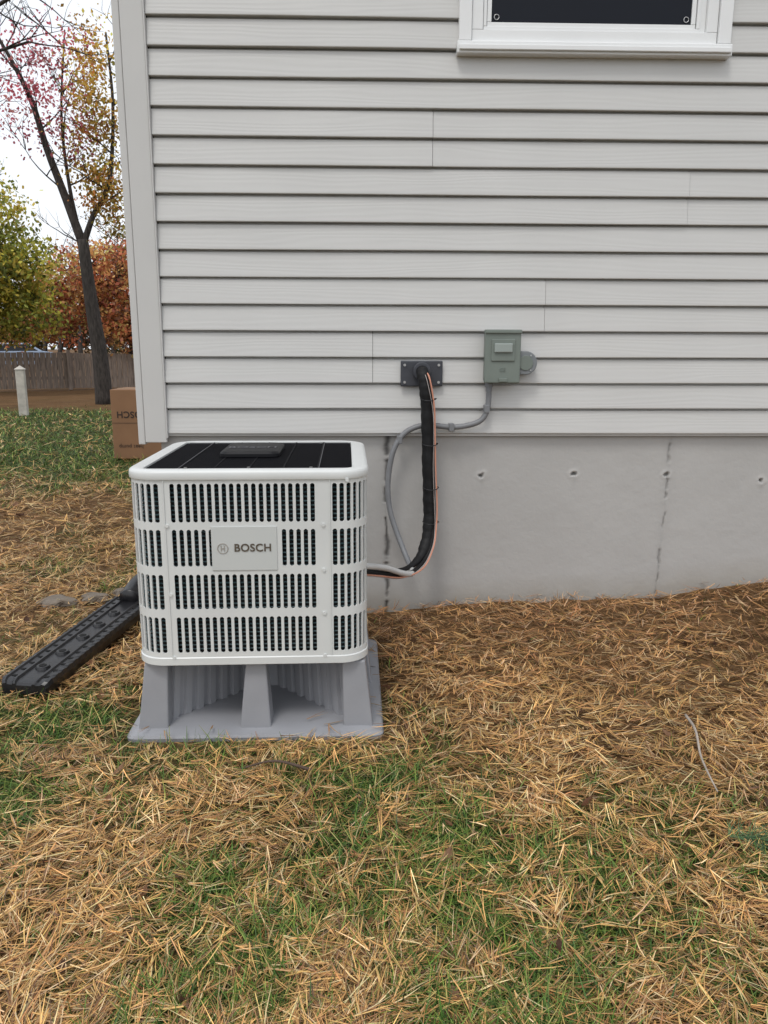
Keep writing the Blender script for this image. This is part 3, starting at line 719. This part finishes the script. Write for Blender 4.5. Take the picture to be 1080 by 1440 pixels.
for bx,by in ((-7.4,21.5),(-8.6,22.5)):
    tp=catmull([(bx,by,-.1),(bx+.1,by,1.4),(bx-.1,by,2.8),(bx,by,4.2)],4); tube_data(tp,[.12-.08*i/len(tp) for i in range(len(tp))],8,V,F)
    for i,p in enumerate(tp[3:]): branches(V,F,p,(random.uniform(-1,1),random.uniform(-1,1),.4),1.5,.035,2,500+i+int(bx*10))
mesh_obj('trunk_and_limbs',V,F,M_bark,rt,True)
RD=[(.68,.24,.12),(.76,.40,.15),(.48,.15,.09),(.66,.48,.17),(.20,.10,.06)]
leaves('crown_leaves',[((-7.6,21.5,3.1),(1.7,1.3,1.4),6000),((-9.5,22.5,2.9),(1.7,1.3,1.2),4500),((-6.9,21,1.9),(1.2,1.0,.9),3000),((-8.4,22,4.1),(1.3,1,.5),800),((-10.8,23,1.9),(1.8,1,.7),2200)],rt,.07,RD,[3,3,2,1.8,1.1],24,.22)
dv=empty('distant_trees'); V=[];F=[]
for i in range(34):
    bx=-48+i*1.6+random.uniform(-.6,.6); by=42+random.uniform(-1,5); hgt=random.uniform(3.2,4.6)
    tp=catmull([(bx,by,-.1),(bx+random.uniform(-.3,.3),by,hgt*.5),(bx+random.uniform(-.5,.5),by,hgt)],4); tube_data(tp,[.16-.12*k/len(tp) for k in range(len(tp))],7,V,F)
    branches(V,F,tp[4],(random.uniform(-1,1),0,.8),2.0,.06,1,900+i)
mesh_obj('trunks',V,F,M_bark,dv,True)
DC=[(.16,.17,.06),(.26,.15,.07),(.12,.13,.05),(.40,.24,.09),(.34,.12,.07),(.08,.07,.05)]
bl=[]
for i in range(30): bl.append(((-44+i*1.6+random.uniform(-.6,.6),43+random.uniform(-2,6),random.uniform(1.5,3.2)),(1.6,1.4,random.uniform(1.2,2.0)),1300))
leaves('foliage',bl,dv,.13,DC,[2,2,2,1.4,1,2],30,.34)
ot=empty('oak_tree'); V=[];F=[]
tp=catmull([(-8.15,11.9,-.1),(-8.2,11.9,1.5),(-8.5,11.8,3.5),(-8.7,11.8,6),(-8.6,11.8,8.5)],5); tube_data(tp,[.24-.15*i/len(tp) for i in range(len(tp))],12,V,F)
for st,en in (((-8.6,11.8,5.4),(-5.3,11.4,7.5)),((-8.65,11.8,6.1),(-5.5,11.6,7.9)),((-8.6,11.8,5.2),(-6.0,11.9,6.6))):
    s_,e_=Vector(st),Vector(en); mid=(s_+e_)/2+Vector((0,0,.25)); q=catmull([s_,mid,e_],6); tube_data(q,[.06-.045*i/len(q) for i in range(len(q))],8,V,F)
    for i,p in enumerate(q[4::2]): branches(V,F,p,(random.uniform(.2,1),random.uniform(-.5,.5),random.uniform(-.3,.8)),1.1,.016,1,700+i+int(en[2]*10))
mesh_obj('trunk_and_limbs',V,F,M_bark,ot,True)
leaves('sparse_leaves',[((-7.2,11.8,8.0),(1.2,.8,.8),200)],ot,.04,GD,[1,1,1,1],8,.2)
def car(loc,rz,col):
    c=empty('parked_car',loc,rz); m=mat('car_paint',col,.25,.02)
    prof=[(-2.2,.35),(-2.25,.7),(-2.1,.95),(-1.45,1.02),(-.75,1.45),(.75,1.47),(1.5,1.05),(2.15,.98),(2.25,.6),(2.2,.35)]
    n=len(prof); V=[];F=[]
    for y in (-.88,.88):
        for (x,z) in prof: V.append((x,y*(.82 if z>1.2 else 1),z))
    for i in range(n): F.append((i,(i+1)%n,n+(i+1)%n,n+i))
    F.append(tuple(range(n-1,-1,-1))); F.append(tuple(range(n,2*n))); bevel(mesh_obj('body',V,F,m,c),.05,3)
    for s in (-1,1):
        mesh_obj('side_glass',[(-1.25,s*.885,1.06),(1.2,s*.885,1.06),(.65,s*.76,1.40),(-.68,s*.76,1.40)],[(0,1,2,3)],M_winglass,c)
        for x in (-1.4,1.4): cyl('wheel',(x,s*.82,.33),.33,.2,'y',M_blk,c,20,bw=.03)
car((-18.6,38,0.0),R(60),(.30,.38,.5)); car((-21.5,38.5,.0),R(62),(.5,.5,.5))
